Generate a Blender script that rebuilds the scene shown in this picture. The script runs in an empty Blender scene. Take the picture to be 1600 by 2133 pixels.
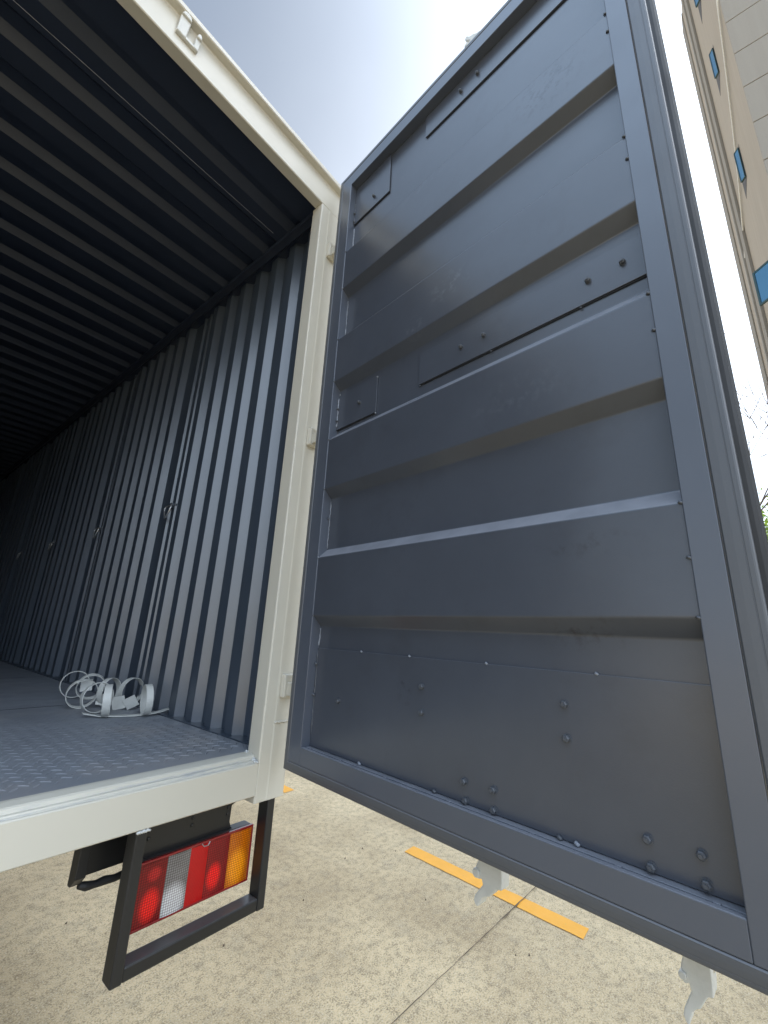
import bpy, bmesh, math, random
from mathutils import Matrix, Vector
R = math.radians
random.seed(7)
S = bpy.context.scene
COL = S.collection

# ---------------------------------------------------------------- camera
H = 1.5                                    # eye height above the paving
cam = bpy.data.cameras.new('camera')
co = bpy.data.objects.new('camera', cam); COL.objects.link(co)
M3 = ((0.62417847, 0.24364817, 0.74231853), (-0.77991583, 0.13815474, 0.6104462), (0.04617927, -0.95997335, 0.27625828))
m = Matrix([[M3[i][0], -M3[i][1], -M3[i][2], (0, 0, H)[i]] for i in range(3)] + [[0, 0, 0, 1]])
co.matrix_world = m
cam.sensor_fit = 'HORIZONTAL'; cam.sensor_width = 36; cam.lens = 36 * 881 / 1600
cam.clip_start = 0.02; cam.clip_end = 2000
S.camera = co

# ---------------------------------------------------------------- sky, sun, exposure
SKY_A, SKY_H, SKY_S, SKY_B, SKY_C, SKY_D = 2.0, 12.0, 40.0, 26.0, 8.5, 19.0     # veil brightness: overhead, towards the horizon, round the sun, added fill at left, hinge cloud, added fill behind
SUN_EL, SUN_AZ = 46, -52                   # azimuth measured from +x towards +y
world = bpy.data.worlds.new('World'); S.world = world; world.use_nodes = True
wt = world.node_tree; wt.nodes.clear()
wo = wt.nodes.new('ShaderNodeOutputWorld'); bg = wt.nodes.new('ShaderNodeBackground')
sky = wt.nodes.new('ShaderNodeTexSky'); sky.sky_type = 'NISHITA'; sky.sun_disc = False
sky.sun_elevation = R(SUN_EL); sky.sun_rotation = R(90 - SUN_AZ)
sky.air_density = 1.3; sky.dust_density = 5.5; sky.ozone_density = 1.0; sky.altitude = 0
# hazy day: a pale veil over the blue, denser towards the horizon and round the sun, broken by faint cloud
def wmath(op, a, b=None):
    n = wt.nodes.new('ShaderNodeMath'); n.operation = op
    for i, q in enumerate((a, b)):
        if q is None: continue
        if hasattr(q, 'node'): wt.links.new(q, n.inputs[i])
        else: n.inputs[i].default_value = q
    return n.outputs[0]
tc = wt.nodes.new('ShaderNodeTexCoord'); nz = wt.nodes.new('ShaderNodeTexNoise')
nz.inputs['Scale'].default_value = 1.6; nz.inputs['Detail'].default_value = 5
wt.links.new(tc.outputs['Generated'], nz.inputs['Vector'])
sx = wt.nodes.new('ShaderNodeSeparateXYZ'); wt.links.new(tc.outputs['Generated'], sx.inputs['Vector'])
low = wmath('POWER', wmath('SUBTRACT', 1.0, wmath('MAXIMUM', sx.outputs['Z'], 0.0)), 1.35)
dt = wt.nodes.new('ShaderNodeVectorMath'); dt.operation = 'DOT_PRODUCT'; wt.links.new(tc.outputs['Generated'], dt.inputs[0])
dt.inputs[1].default_value = (math.cos(R(SUN_EL)) * math.cos(R(SUN_AZ)), math.cos(R(SUN_EL)) * math.sin(R(SUN_AZ)), math.sin(R(SUN_EL)))
glow = wmath('POWER', wmath('MAXIMUM', dt.outputs['Value'], 0.0), 5.0)
# unseen fill glow added high over the truck's left side
d2 = wt.nodes.new('ShaderNodeVectorMath'); d2.operation = 'DOT_PRODUCT'; wt.links.new(tc.outputs['Generated'], d2.inputs[0]); d2.inputs[1].default_value = (-.52, .12, .845)
fill_left_col = wt.nodes.new('ShaderNodeVectorMath'); fill_left_col.operation = 'SCALE'; fill_left_col.inputs[0].default_value = (.70, .96, 1.32)
fill_left = wmath('POWER', wmath('MAXIMUM', d2.outputs['Value'], 0.0), 16.0)
# bright thin cloud low beyond the door hinge
d3 = wt.nodes.new('ShaderNodeVectorMath'); d3.operation = 'DOT_PRODUCT'; wt.links.new(tc.outputs['Generated'], d3.inputs[0]); d3.inputs[1].default_value = (.74, .27, .616)
cl3 = wt.nodes.new('ShaderNodeVectorMath'); cl3.operation = 'SCALE'; cl3.inputs[0].default_value = (1.0, 1.0, 1.0)
wt.links.new(wmath('MULTIPLY', wmath('POWER', wmath('MAXIMUM', d3.outputs['Value'], 0.0), 7.0), SKY_C), cl3.inputs['Scale'])
# fill brightness added to the unseen sky behind the camera
d4 = wt.nodes.new('ShaderNodeVectorMath'); d4.operation = 'DOT_PRODUCT'; wt.links.new(tc.outputs['Generated'], d4.inputs[0]); d4.inputs[1].default_value = (-.36, -.78, .51)
behind = wmath('MULTIPLY', wmath('POWER', wmath('MAXIMUM', d4.outputs['Value'], 0.0), 5.0), SKY_D)
amt = wmath('ADD', wmath('ADD', wmath('ADD', SKY_A, behind), wmath('MULTIPLY', low, SKY_H)), wmath('MULTIPLY', glow, SKY_S))
veil = wt.nodes.new('ShaderNodeVectorMath'); veil.operation = 'SCALE'; veil.inputs[0].default_value = (.83, .99, 1.20); wt.links.new(amt, veil.inputs['Scale'])
wt.links.new(wmath('MULTIPLY', fill_left, SKY_B), fill_left_col.inputs['Scale'])
va = wt.nodes.new('ShaderNodeVectorMath'); va.operation = 'ADD'; wt.links.new(veil.outputs['Vector'], va.inputs[0]); wt.links.new(fill_left_col.outputs['Vector'], va.inputs[1])
mr = wt.nodes.new('ShaderNodeMapRange'); mr.inputs['From Min'].default_value = .3; mr.inputs['From Max'].default_value = .75
mr.inputs['To Min'].default_value = .45; mr.inputs['To Max'].default_value = .65
mx = wt.nodes.new('ShaderNodeMixRGB')
wt.links.new(nz.outputs['Fac'], mr.inputs['Value'])
wt.links.new(mr.outputs['Result'], mx.inputs['Fac']); wt.links.new(sky.outputs['Color'], mx.inputs['Color1']); vb = wt.nodes.new('ShaderNodeVectorMath'); vb.operation = 'ADD'; wt.links.new(va.outputs['Vector'], vb.inputs[0]); wt.links.new(cl3.outputs['Vector'], vb.inputs[1])
wt.links.new(vb.outputs['Vector'], mx.inputs['Color2'])
wt.links.new(mx.outputs['Color'], bg.inputs['Color']); wt.links.new(bg.outputs['Background'], wo.inputs['Surface'])
bg.inputs['Strength'].default_value = 0.08
sl = bpy.data.lights.new('sun', 'SUN'); so = bpy.data.objects.new('sun', sl); COL.objects.link(so)
sl.energy = 3.0; sl.angle = R(0.6); sl.color = (1, .95, .87)
sd = Vector((math.cos(R(SUN_EL)) * math.cos(R(SUN_AZ)), math.cos(R(SUN_EL)) * math.sin(R(SUN_AZ)), math.sin(R(SUN_EL))))
so.rotation_euler = (-sd).to_track_quat('-Z', 'Y').to_euler(); so.location = sd * 60
S.view_settings.view_transform = 'Standard'; S.view_settings.look = 'None'
S.view_settings.exposure = 0.93; S.view_settings.gamma = 1

# ---------------------------------------------------------------- materials
def nd(t, typ, **kw):
    n = t.nodes.new(typ)
    for k, v in kw.items(): n.inputs[k.replace('_', ' ')].default_value = v
    return n
def mat(name, col, rough=.5, metal=0, var=.12, vscale=3, bump=.02, bscale=250, rvar=.1, spec=.5, coat=0, ior=1.5, dirt=None, dscale=6, dlo=.55, dhi=.75):
    """paint-like surface: base colour with slow mottling, optional dirt patches, fine orange-peel bump"""
    M = bpy.data.materials.new(name); M.use_nodes = True; t = M.node_tree; b = t.nodes['Principled BSDF']
    L = t.links.new
    tc = nd(t, 'ShaderNodeTexCoord')
    n1 = nd(t, 'ShaderNodeTexNoise', Scale=vscale, Detail=6, Roughness=.6); L(tc.outputs['Object'], n1.inputs['Vector'])
    r = nd(t, 'ShaderNodeMapRange', From_Min=.25, From_Max=.75, To_Min=1 - var, To_Max=1 + var); L(n1.outputs['Fac'], r.inputs['Value'])
    mul = nd(t, 'ShaderNodeVectorMath'); mul.operation = 'SCALE'; mul.inputs[0].default_value = col[:3]; L(r.outputs['Result'], mul.inputs['Scale'])
    out = mul.outputs['Vector']
    if dirt:
        n2 = nd(t, 'ShaderNodeTexNoise', Scale=dscale, Detail=8, Roughness=.7); L(tc.outputs['Object'], n2.inputs['Vector'])
        r2 = nd(t, 'ShaderNodeMapRange', From_Min=dlo, From_Max=dhi); L(n2.outputs['Fac'], r2.inputs['Value'])
        mm = nd(t, 'ShaderNodeMixRGB', Color2=(*dirt, 1)); L(r2.outputs['Result'], mm.inputs['Fac']); L(out, mm.inputs['Color1']); out = mm.outputs['Color']
    L(out, b.inputs['Base Color'])
    n3 = nd(t, 'ShaderNodeTexNoise', Scale=vscale * 2.3, Detail=2); L(tc.outputs['Object'], n3.inputs['Vector'])
    r3 = nd(t, 'ShaderNodeMapRange', From_Min=.1, From_Max=.9, To_Min=max(.02, rough - rvar), To_Max=rough + rvar); L(n3.outputs['Fac'], r3.inputs['Value'])
    L(r3.outputs['Result'], b.inputs['Roughness'])
    b.inputs['Metallic'].default_value = metal; b.inputs['IOR'].default_value = ior
    b.inputs['Specular IOR Level'].default_value = spec
    b.inputs['Coat Weight'].default_value = coat
    if bump:
        n4 = nd(t, 'ShaderNodeTexNoise', Scale=bscale, Detail=2); L(tc.outputs['Object'], n4.inputs['Vector'])
        bp = nd(t, 'ShaderNodeBump', Strength=.5, Distance=bump * .01); L(n4.outputs['Fac'], bp.inputs['Height'])
        # slow waviness of thin sheet
        n5 = nd(t, 'ShaderNodeTexNoise', Scale=4, Detail=1); L(tc.outputs['Object'], n5.inputs['Vector'])
        bp2 = nd(t, 'ShaderNodeBump', Strength=.35, Distance=.01); L(n5.outputs['Fac'], bp2.inputs['Height']); L(bp2.outputs['Normal'], bp.inputs['Normal'])
        L(bp.outputs['Normal'], b.inputs['Normal'])
    return M
GREY = (.062, .070, .088)
m_door = mat('grey_door_paint', GREY, rough=.27, rvar=0, metal=0, ior=1.62, var=.10, vscale=3.5, bump=.02, bscale=420, dirt=(.050, .055, .066), dscale=6, dlo=.54, dhi=.90)
def add_scuffs(M, places):
    """handling smudges: small ragged marks gathered in a few spots (door axes: u, height)"""
    t = M.node_tree; b = t.nodes['Principled BSDF']; L = t.links.new
    tc = nd(t, 'ShaderNodeTexCoord')
    for (u, zz, ru, rz, cc, hi) in places:
        src = b.inputs['Base Color'].links[0].from_socket
        mp = nd(t, 'ShaderNodeMapping', Location=(-u / ru, 0, -(H + zz) / rz), Scale=(1 / ru, 0, 1 / rz)); L(tc.outputs['Object'], mp.inputs['Vector'])
        ln = nd(t, 'ShaderNodeVectorMath'); ln.operation = 'LENGTH'; L(mp.outputs['Vector'], ln.inputs[0])
        r = nd(t, 'ShaderNodeMapRange', From_Min=1.0, From_Max=.2); L(ln.outputs['Value'], r.inputs['Value'])
        n = nd(t, 'ShaderNodeTexNoise', Scale=38, Detail=7, Roughness=.7); L(tc.outputs['Object'], n.inputs['Vector'])
        r2 = nd(t, 'ShaderNodeMapRange', From_Min=.50, From_Max=.66, To_Max=hi); L(n.outputs['Fac'], r2.inputs['Value'])
        m = nd(t, 'ShaderNodeMath'); m.operation = 'MULTIPLY'; L(r.outputs['Result'], m.inputs[0]); L(r2.outputs['Result'], m.inputs[1])
        mm = nd(t, 'ShaderNodeMixRGB', Color2=(*cc, 1)); L(m.outputs[0], mm.inputs['Fac']); L(src, mm.inputs['Color1']); L(mm.outputs['Color'], b.inputs['Base Color'])
add_scuffs(m_door, [(.93, 1.45, .11, .10, (.018, .020, .026), .9), (.60, 1.00, .09, .06, (.13, .14, .16), .7), (.47, .93, .05, .05, (.12, .13, .15), .7), (.50, 1.52, .10, .05, (.12, .13, .16), .5), (.90, .02, .10, .04, (.030, .030, .034), .7), (.93, .18, .12, .03, (.035, .037, .042), .6), (.80, .55, .16, .07, (.11, .12, .14), .35), (.45, -.13, .03, .05, (.02, .022, .026), .8)])
m_frame = mat('grey_frame_paint', (.076, .088, .114), rough=.32, metal=0, ior=1.7, rvar=.05, var=.06, bump=.015, bscale=400)
m_gask = mat('grey_gasket', (.082, .088, .100), metal=0, ior=1.6, rough=.42, rvar=.06, var=.06, bump=.02, bscale=300)
m_rub = mat('black_rubber', (.011, .011, .012), rough=.6, bump=.02)
m_bead = mat('sealant', (.24, .26, .30), rough=.5, var=.3, vscale=30, bump=.1, bscale=200)
m_bolt = mat('bolt_steel', (.075, .082, .095), rough=.4, bump=0)
m_cream = mat('cream_paint', (.535, .508, .432), rough=.33, rvar=.06, var=.035, vscale=2, bump=.02, bscale=260, dirt=(.50, .47, .37), dscale=3.5, dlo=.62, dhi=.85)
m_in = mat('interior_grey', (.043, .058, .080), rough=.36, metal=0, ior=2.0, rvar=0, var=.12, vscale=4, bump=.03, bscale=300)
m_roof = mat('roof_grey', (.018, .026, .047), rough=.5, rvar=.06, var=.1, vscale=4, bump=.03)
m_floor = mat('floor_grey', (.20, .215, .24), rough=.42, rvar=.1, var=.13, vscale=5, bump=.05, bscale=200, dirt=(.29, .27, .26), dscale=2.2, dlo=.5, dhi=.8)
m_black = mat('black_paint', (.012, .0125, .0135), rough=.32, rvar=.08, var=.2, bump=.03, bscale=150)
m_bare = mat('white_primer', (.55, .56, .55), rough=.5, var=.15, vscale=40, bump=.05)
m_hard = mat('galvanised', (.45, .46, .47), rough=.35, metal=.8, bump=0)
m_tyre = mat('tyre', (.02, .02, .02), rough=.8, bump=.1)
m_cast = mat('cream_casting', (.57, .57, .53), rough=.42, rvar=.1, var=.1, vscale=25, bump=.15, bscale=120)

def add_top_light(M, col, amt=.75):
    """sky light put into the colour: paler on faces that look upwards"""
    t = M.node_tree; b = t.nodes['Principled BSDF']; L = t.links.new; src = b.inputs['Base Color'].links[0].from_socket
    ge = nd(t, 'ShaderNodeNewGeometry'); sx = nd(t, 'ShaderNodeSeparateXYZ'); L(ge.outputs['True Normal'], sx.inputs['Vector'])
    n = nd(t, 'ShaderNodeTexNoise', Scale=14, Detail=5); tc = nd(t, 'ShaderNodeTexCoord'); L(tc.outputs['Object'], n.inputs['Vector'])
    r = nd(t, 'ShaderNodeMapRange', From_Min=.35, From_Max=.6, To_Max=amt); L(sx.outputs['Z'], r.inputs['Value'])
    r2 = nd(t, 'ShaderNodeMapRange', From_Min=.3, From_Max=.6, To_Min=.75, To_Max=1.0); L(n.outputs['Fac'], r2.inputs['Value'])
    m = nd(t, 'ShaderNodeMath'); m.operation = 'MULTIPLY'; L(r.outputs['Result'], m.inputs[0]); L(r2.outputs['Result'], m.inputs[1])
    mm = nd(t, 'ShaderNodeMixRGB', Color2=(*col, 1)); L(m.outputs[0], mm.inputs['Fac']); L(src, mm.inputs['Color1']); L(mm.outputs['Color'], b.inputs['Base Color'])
add_top_light(m_door, (.30, .31, .345)); add_top_light(m_frame, (.30, .305, .335)); add_top_light(m_gask, (.2, .2, .21), .6); add_top_light(m_black, (.10, .10, .10), .6)  # paler upward faces: sky light on the ledges painted into base colour

def mat_sill():
    """cream sill paint scuffed through to primer and steel along the door-contact groove"""
    M = m_cream.copy(); M.name = 'cream_sill_paint'; t = M.node_tree; b = t.nodes['Principled BSDF']; L = t.links.new
    src = b.inputs['Base Color'].links[0].from_socket
    tc = nd(t, 'ShaderNodeTexCoord'); mp = nd(t, 'ShaderNodeMapping', Scale=(4, 60, 60)); L(tc.outputs['Object'], mp.inputs['Vector'])
    n = nd(t, 'ShaderNodeTexNoise', Scale=1.5, Detail=8, Roughness=.75); L(mp.outputs['Vector'], n.inputs['Vector'])
    r = nd(t, 'ShaderNodeMapRange', From_Min=.50, From_Max=.64); L(n.outputs['Fac'], r.inputs['Value'])
    sx = nd(t, 'ShaderNodeSeparateXYZ'); L(tc.outputs['Object'], sx.inputs['Vector'])
    # only on the groove: local y between 0.003 and 0.022
    g1 = nd(t, 'ShaderNodeMapRange', From_Min=.003, From_Max=.008); L(sx.outputs['Y'], g1.inputs['Value'])
    g2 = nd(t, 'ShaderNodeMapRange', From_Min=.026, From_Max=.020); L(sx.outputs['Y'], g2.inputs['Value'])
    a = nd(t, 'ShaderNodeMath'); a.operation = 'MULTIPLY'; L(g1.outputs['Result'], a.inputs[0]); L(g2.outputs['Result'], a.inputs[1])
    a2 = nd(t, 'ShaderNodeMath'); a2.operation = 'MULTIPLY'; L(a.outputs[0], a2.inputs[0]); L(r.outputs['Result'], a2.inputs[1])
    mm = nd(t, 'ShaderNodeMixRGB', Color2=(.30, .31, .33, 1)); L(a2.outputs[0], mm.inputs['Fac']); L(src, mm.inputs['Color1']); L(mm.outputs['Color'], b.inputs['Base Color'])
    return M
m_sill = mat_sill()

def mat_ground():
    M = bpy.data.materials.new('concrete_paving'); M.use_nodes = True; t = M.node_tree; b = t.nodes['Principled BSDF']; L = t.links.new
    tc = nd(t, 'ShaderNodeTexCoord')
    big = nd(t, 'ShaderNodeTexNoise', Scale=1.1, Detail=5, Roughness=.6); L(tc.outputs['Object'], big.inputs['Vector'])
    mid = nd(t, 'ShaderNodeTexNoise', Scale=9, Detail=6, Roughness=.65); L(tc.outputs['Object'], mid.inputs['Vector'])
    fin = nd(t, 'ShaderNodeTexNoise', Scale=130, Detail=5, Roughness=.65); L(tc.outputs['Object'], fin.inputs['Vector'])
    c1 = nd(t, 'ShaderNodeMixRGB', Color1=(.47, .36, .215, 1), Color2=(.68, .54, .335, 1))
    r0 = nd(t, 'ShaderNodeMapRange', From_Min=.38, From_Max=.62); L(big.outputs['Fac'], r0.inputs['Value']); L(r0.outputs['Result'], c1.inputs['Fac'])
    c2 = nd(t, 'ShaderNodeMixRGB', Color2=(.36, .30, .21, 1))
    r1 = nd(t, 'ShaderNodeMapRange', From_Min=.5, From_Max=.8, To_Max=.7); L(mid.outputs['Fac'], r1.inputs['Value']); L(r1.outputs['Result'], c2.inputs['Fac']); L(c1.outputs['Color'], c2.inputs['Color1'])
    # dark grains, clustered by a middle-scale noise
    cl = nd(t, 'ShaderNodeTexNoise', Scale=26, Detail=4, Roughness=.6); L(tc.outputs['Object'], cl.inputs['Vector'])
    sm = nd(t, 'ShaderNodeMath'); sm.operation = 'MULTIPLY_ADD'; L(cl.outputs['Fac'], sm.inputs[0]); sm.inputs[1].default_value = .55; L(fin.outputs['Fac'], sm.inputs[2])
    c3 = nd(t, 'ShaderNodeMixRGB', Color2=(.17, .125, .075, 1))
    r2 = nd(t, 'ShaderNodeMapRange', From_Min=.745, From_Max=.92, To_Max=.72); L(sm.outputs[0], r2.inputs['Value']); L(r2.outputs['Result'], c3.inputs['Fac']); L(c2.outputs['Color'], c3.inputs['Color1'])
    c4 = nd(t, 'ShaderNodeMixRGB', Color2=(.74, .66, .50, 1))
    fin2 = nd(t, 'ShaderNodeTexNoise', Scale=150, Detail=4, Roughness=.6); L(tc.outputs['Object'], fin2.inputs['Vector'])
    r3 = nd(t, 'ShaderNodeMapRange', From_Min=.52, From_Max=.68, To_Max=.7); L(fin2.outputs['Fac'], r3.inputs['Value']); L(r3.outputs['Result'], c4.inputs['Fac']); L(c3.outputs['Color'], c4.inputs['Color1'])
    L(c4.outputs['Color'], b.inputs['Base Color']); b.inputs['Roughness'].default_value = .85; b.inputs['Specular IOR Level'].default_value = .25
    bp = nd(t, 'ShaderNodeBump', Strength=.4, Distance=.003); L(fin.outputs['Fac'], bp.inputs['Height']); L(bp.outputs['Normal'], b.inputs['Normal'])
    return M
m_ground = mat_ground()
m_yellow = mat('yellow_road_paint', (.86, .40, .035), rough=.6, var=.06, vscale=8, bump=.3, bscale=90, dirt=(.62, .38, .12), dscale=40, dlo=.62, dhi=.8)
m_joint = mat('joint_filler', (.13, .095, .06), rough=.9, var=.4, vscale=30, bump=.3, bscale=80)

# ---------------------------------------------------------------- mesh helpers
class MB:
    def __init__(s): s.v = []; s.f = []
    def add(s, vs, fs):
        o = len(s.v); s.v += [tuple(v) for v in vs]; s.f += [tuple(i + o for i in f) for f in fs]; return s
    def box(s, a, b):
        x0, y0, z0 = a; x1, y1, z1 = b
        x0, x1 = sorted((x0, x1)); y0, y1 = sorted((y0, y1)); z0, z1 = sorted((z0, z1))
        return s.add([(x0, y0, z0), (x1, y0, z0), (x1, y1, z0), (x0, y1, z0), (x0, y0, z1), (x1, y0, z1), (x1, y1, z1), (x0, y1, z1)],
              [(0, 3, 2, 1), (4, 5, 6, 7), (0, 1, 5, 4), (1, 2, 6, 5), (2, 3, 7, 6), (3, 0, 4, 7)])
    def prism(s, pts, fn, t0, t1):
        """2D polygon pts, fn(a, b, t) -> xyz, extruded from t0 to t1"""
        n = len(pts)
        vs = [fn(a, b, t0) for a, b in pts] + [fn(a, b, t1) for a, b in pts]
        fs = [tuple(range(n)), tuple(range(2 * n - 1, n - 1, -1))] + [(i, (i + 1) % n, n + (i + 1) % n, n + i) for i in range(n)]
        return s.add(vs, fs)
    def strip(s, pts, fn, t0, t1):
        """open profile swept as a sheet"""
        n = len(pts)
        vs = [fn(a, b, t0) for a, b in pts] + [fn(a, b, t1) for a, b in pts]
        return s.add(vs, [(i, i + 1, n + i + 1, n + i) for i in range(n - 1)])
    def tube(s, path, r, n=8, closed=False, cap=True):
        path = [Vector(p) for p in path]; k = len(path); vs = []
        up = Vector((0, 0, 1)); prev = None
        for i, p in enumerate(path):
            a = path[(i - 1) % k] if (closed or i) else p; b = path[(i + 1) % k] if (closed or i < k - 1) else p
            d = (b - a).normalized()
            if prev is None:
                s1 = d.cross(up if abs(d.z) < .9 else Vector((1, 0, 0))).normalized()
            else:
                s1 = (prev - d * prev.dot(d)).normalized()
            prev = s1; s2 = d.cross(s1)
            rr = r[i] if isinstance(r, (list, tuple)) else r
            for j in range(n):
                t = 2 * math.pi * j / n; vs.append(p + (s1 * math.cos(t) + s2 * math.sin(t)) * rr)
        fs = []
        for i in range(k if closed else k - 1):
            for j in range(n):
                a = i * n + j; b = i * n + (j + 1) % n; i2 = (i + 1) % k
                fs.append((a, b, i2 * n + (j + 1) % n, i2 * n + j))
        if cap and not closed: fs += [tuple(range(n - 1, -1, -1)), tuple(range((k - 1) * n, k * n))]
        return s.add(vs, fs)
    def build(s, name, material, parent=None, origin=(0, 0, 0), bevel=0, smooth=False, recalc=True, solid=0, seg=2):
        o3 = Vector(origin)
        me = bpy.data.meshes.new(name); me.from_pydata([tuple(Vector(v) - o3) for v in s.v], [], s.f)
        if recalc:
            bm = bmesh.new(); bm.from_mesh(me); bmesh.ops.recalc_face_normals(bm, faces=bm.faces); bm.to_mesh(me); bm.free()
        me.materials.append(material)
        if smooth:
            for p in me.polygons: p.use_smooth = True
        o = bpy.data.objects.new(name, me); COL.objects.link(o)
        if parent is not None: o.parent = parent
        if solid:
            q = o.modifiers.new('thick', 'SOLIDIFY'); q.thickness = solid; q.offset = 0
        if bevel:
            q = o.modifiers.new('bevel', 'BEVEL'); q.width = bevel; q.segments = seg; q.limit_method = 'ANGLE'; q.angle_limit = R(40)
            q.harden_normals = False
        return o
def empty(name, loc, label, cat, group=None, rz=0):
    o = bpy.data.objects.new(name, None); COL.objects.link(o); o.location = loc; o.rotation_euler.z = rz
    o['label'] = label; o['category'] = cat
    if group: o['group'] = group
    return o
def structure(o): o['kind'] = 'structure'; return o

# ---------------------------------------------------------------- ground
g = MB().add([(-300, -300, 0), (300, -300, 0), (300, 300, 0), (-300, 300, 0)], [(0, 1, 2, 3)])
structure(g.build('ground', m_ground))
for k, (ya, yb) in enumerate(((.852, 2.078), (3.56, 4.79), (6.27, 7.5), (-1.86, -.63))):
    s = MB()
    n = 24; xs0 = 2.900 if k == 0 else 3.0
    # dash drifts slightly with the photographed line
    def cx(y): return 2.914 + (y - .852) * (3.000 - 2.914) / 1.226
    vs = []
    for i in range(n + 1):
        y = ya + (yb - ya) * i / n
        j = random.uniform(-.0025, .0025)
        vs += [(cx(y) - .058 + j, y, .004), (cx(y) + .058 + random.uniform(-.0025, .0025), y, .004)]
    s.add(vs, [(2 * i, 2 * i + 1, 2 * i + 3, 2 * i + 2) for i in range(n)])
    o = s.build('parking_line' if k == 0 else 'parking_line', m_yellow); structure(o)
def jline(x): return 1.215 + (3.104 - x) * .0553
s = MB(); vs = []; n = 300
for i in range(n + 1):
    x = -6 + 18 * i / n; w = .0010 + random.uniform(0, .0020) + (.003 if random.random() < .06 else 0)
    y = jline(x) + random.uniform(-.002, .002)
    vs += [(x, y - w, .008), (x, y + w, .008)]
s.add(vs, [(2 * i, 2 * i + 1, 2 * i + 3, 2 * i + 2) for i in range(n)])
structure(s.build('paving_joint', m_joint))
s = MB()
for k in range(26):                        # a few dark specks lying on the paving
    x = random.uniform(1.0, 3.1); y = random.uniform(.3, 3.2); r = random.uniform(.002, .005)
    s.tube([(x, y, 0), (x + r * 1.5, y + r, r)], [r, r * .6], 5)
o = s.build('gravel_specks', m_joint); o['kind'] = 'stuff'

# ---------------------------------------------------------------- truck (box body, doors, chassis end)
T = Vector((-.19, 1.2, 0))
truck = empty('box_truck', T, 'cream box truck with rear door swung open on a dark grey ribbed cargo hold', 'truck')
def P(mb, name, material, parent=truck, **kw): return mb.build(name, material, parent, origin=T, **kw)
X0, X1 = -1.405, 1.025                     # outer sides
XO0, XO1 = -1.292, .912                    # opening
YE = 10.9                                  # front end of the cargo box
ZF = H - .378                              # cargo floor
z = lambda q: H + q
# corner posts: stepped profile in plan, extruded upwards
def post(mirror):
    f = (lambda x: x) if not mirror else (lambda x: -.38 - x)
    prof = [(.912, 1.262), (.912, 1.2035), (.9155, 1.200), (.953, 1.200), (.958, 1.1988), (1.018, 1.1988), (1.025, 1.2055), (1.025, 1.30), (1.0, 1.30), (1.0, 1.262)]
    return MB().prism([(f(a), b) for a, b in prof], lambda a, b, t: (a, b, t), z(-.510), z(1.8715))
P(post(False), 'corner_post', m_cream, bevel=.0015)
P(post(True), 'corner_post', m_cream, bevel=.0015)
# header beam with a projecting rain lip
hp = [(1.246, 1.872), (1.2035, 1.872), (1.200, 1.8755), (1.200, 1.996), (1.196, 2.004), (1.172, 2.006), (1.168, 2.010), (1.168, 2.028), (1.173, 2.033), (1.32, 2.040), (1.32, 2.02), (1.246, 1.99)]
P(MB().prism(hp, lambda a, b, t: (t, a, z(b)), XO0 - .108, XO1 + .108), 'header', m_cream, bevel=.0012)
# sill beam, two-step top edge
sp = [(1.262, -.3775), (1.262, -.480), (1.30, -.480), (1.30, -.490), (1.2035, -.490), (1.2, -.487), (1.2, -.402), (1.2025, -.399), (1.207, -.3985), (1.2085, -.3965), (1.211, -.3965), (1.213, -.393), (1.221, -.392), (1.2235, -.384), (1.228, -.381), (1.250, -.3775)]
o = P(MB().prism(sp, lambda a, b, t: (t, a, z(b)), XO0 + .001, XO1 - .001), 'sill', m_sill)
# weld lumps at the post foot joints
s = MB()
for i in range(16):
    t = i / 15; s.tube([(.905 + .006 * math.sin(i * 2.1), 1.262 - .062 * t, z(-.378 - .02 * t)), (.909, 1.262 - .062 * t + .004, z(-.374 - .02 * t))], [.004 + .002 * random.random(), .001], 6)
P(s, 'weld_bead', m_bare, smooth=True)
s = MB()
for i in range(9):
    s.tube([(.955 + .045 * i / 8, 1.1975, z(-.292 + .0025 * math.sin(i * 1.7))), (.960 + .045 * i / 8, 1.1975, z(-.290))], .0028 + .001 * random.random(), 6)
P(s, 'weld_bead', m_cream, smooth=True)

# cargo floor: plate with diamond treads
s = MB(); s.box((XO0 - .04, 1.262, z(-.44)), (.955, YE, z(-.378)))
def tread(mbs, cx, cy, ang, L=.031, Wd=.0040, hh=.0018):
    n = 6; vs = []; ca, sa = math.cos(ang), math.sin(ang)
    for i in range(n + 1):
        t = -1 + 2 * i / n; w = Wd / 2 * math.sqrt(max(0, 1 - t * t)) + .0002; cv = .0022 * (1 - t * t)
        for q, hz in ((-w, 0), (0, hh * (1 - t * t) ** .5), (w, 0)):
            a = t * L / 2; b = q + cv
            vs.append((cx + a * ca - b * sa, cy + a * sa + b * ca, z(-.378) + hz))
    fs = []
    for i in range(n):
        fs += [(3 * i, 3 * i + 1, 3 * i + 4, 3 * i + 3), (3 * i + 1, 3 * i + 2, 3 * i + 5, 3 * i + 4)]
    mbs.add(vs, fs)
for i in range(-38, 24):
    for j in range(0, 52):
        cx = .36 + .0425 * i; cy = 1.3185 + .0400 * j
        if XO0 < cx < .925:
            hh = .0019 * max(.12, 1 - (cy - 1.3) / 1.15)
            tread(s, cx, cy + .020, R(-43), hh=hh)
            tread(s, cx + .0213, cy, R(45), hh=hh)
P(s, 'cargo_floor', m_floor, recalc=False)
for y in (2.42, 3.62, 4.84):                # floor joints running across
    P(MB().box((XO0, y, z(-.3778)), (.94, y + .003, z(-.3772))), 'floor_seam', m_rub)
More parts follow.
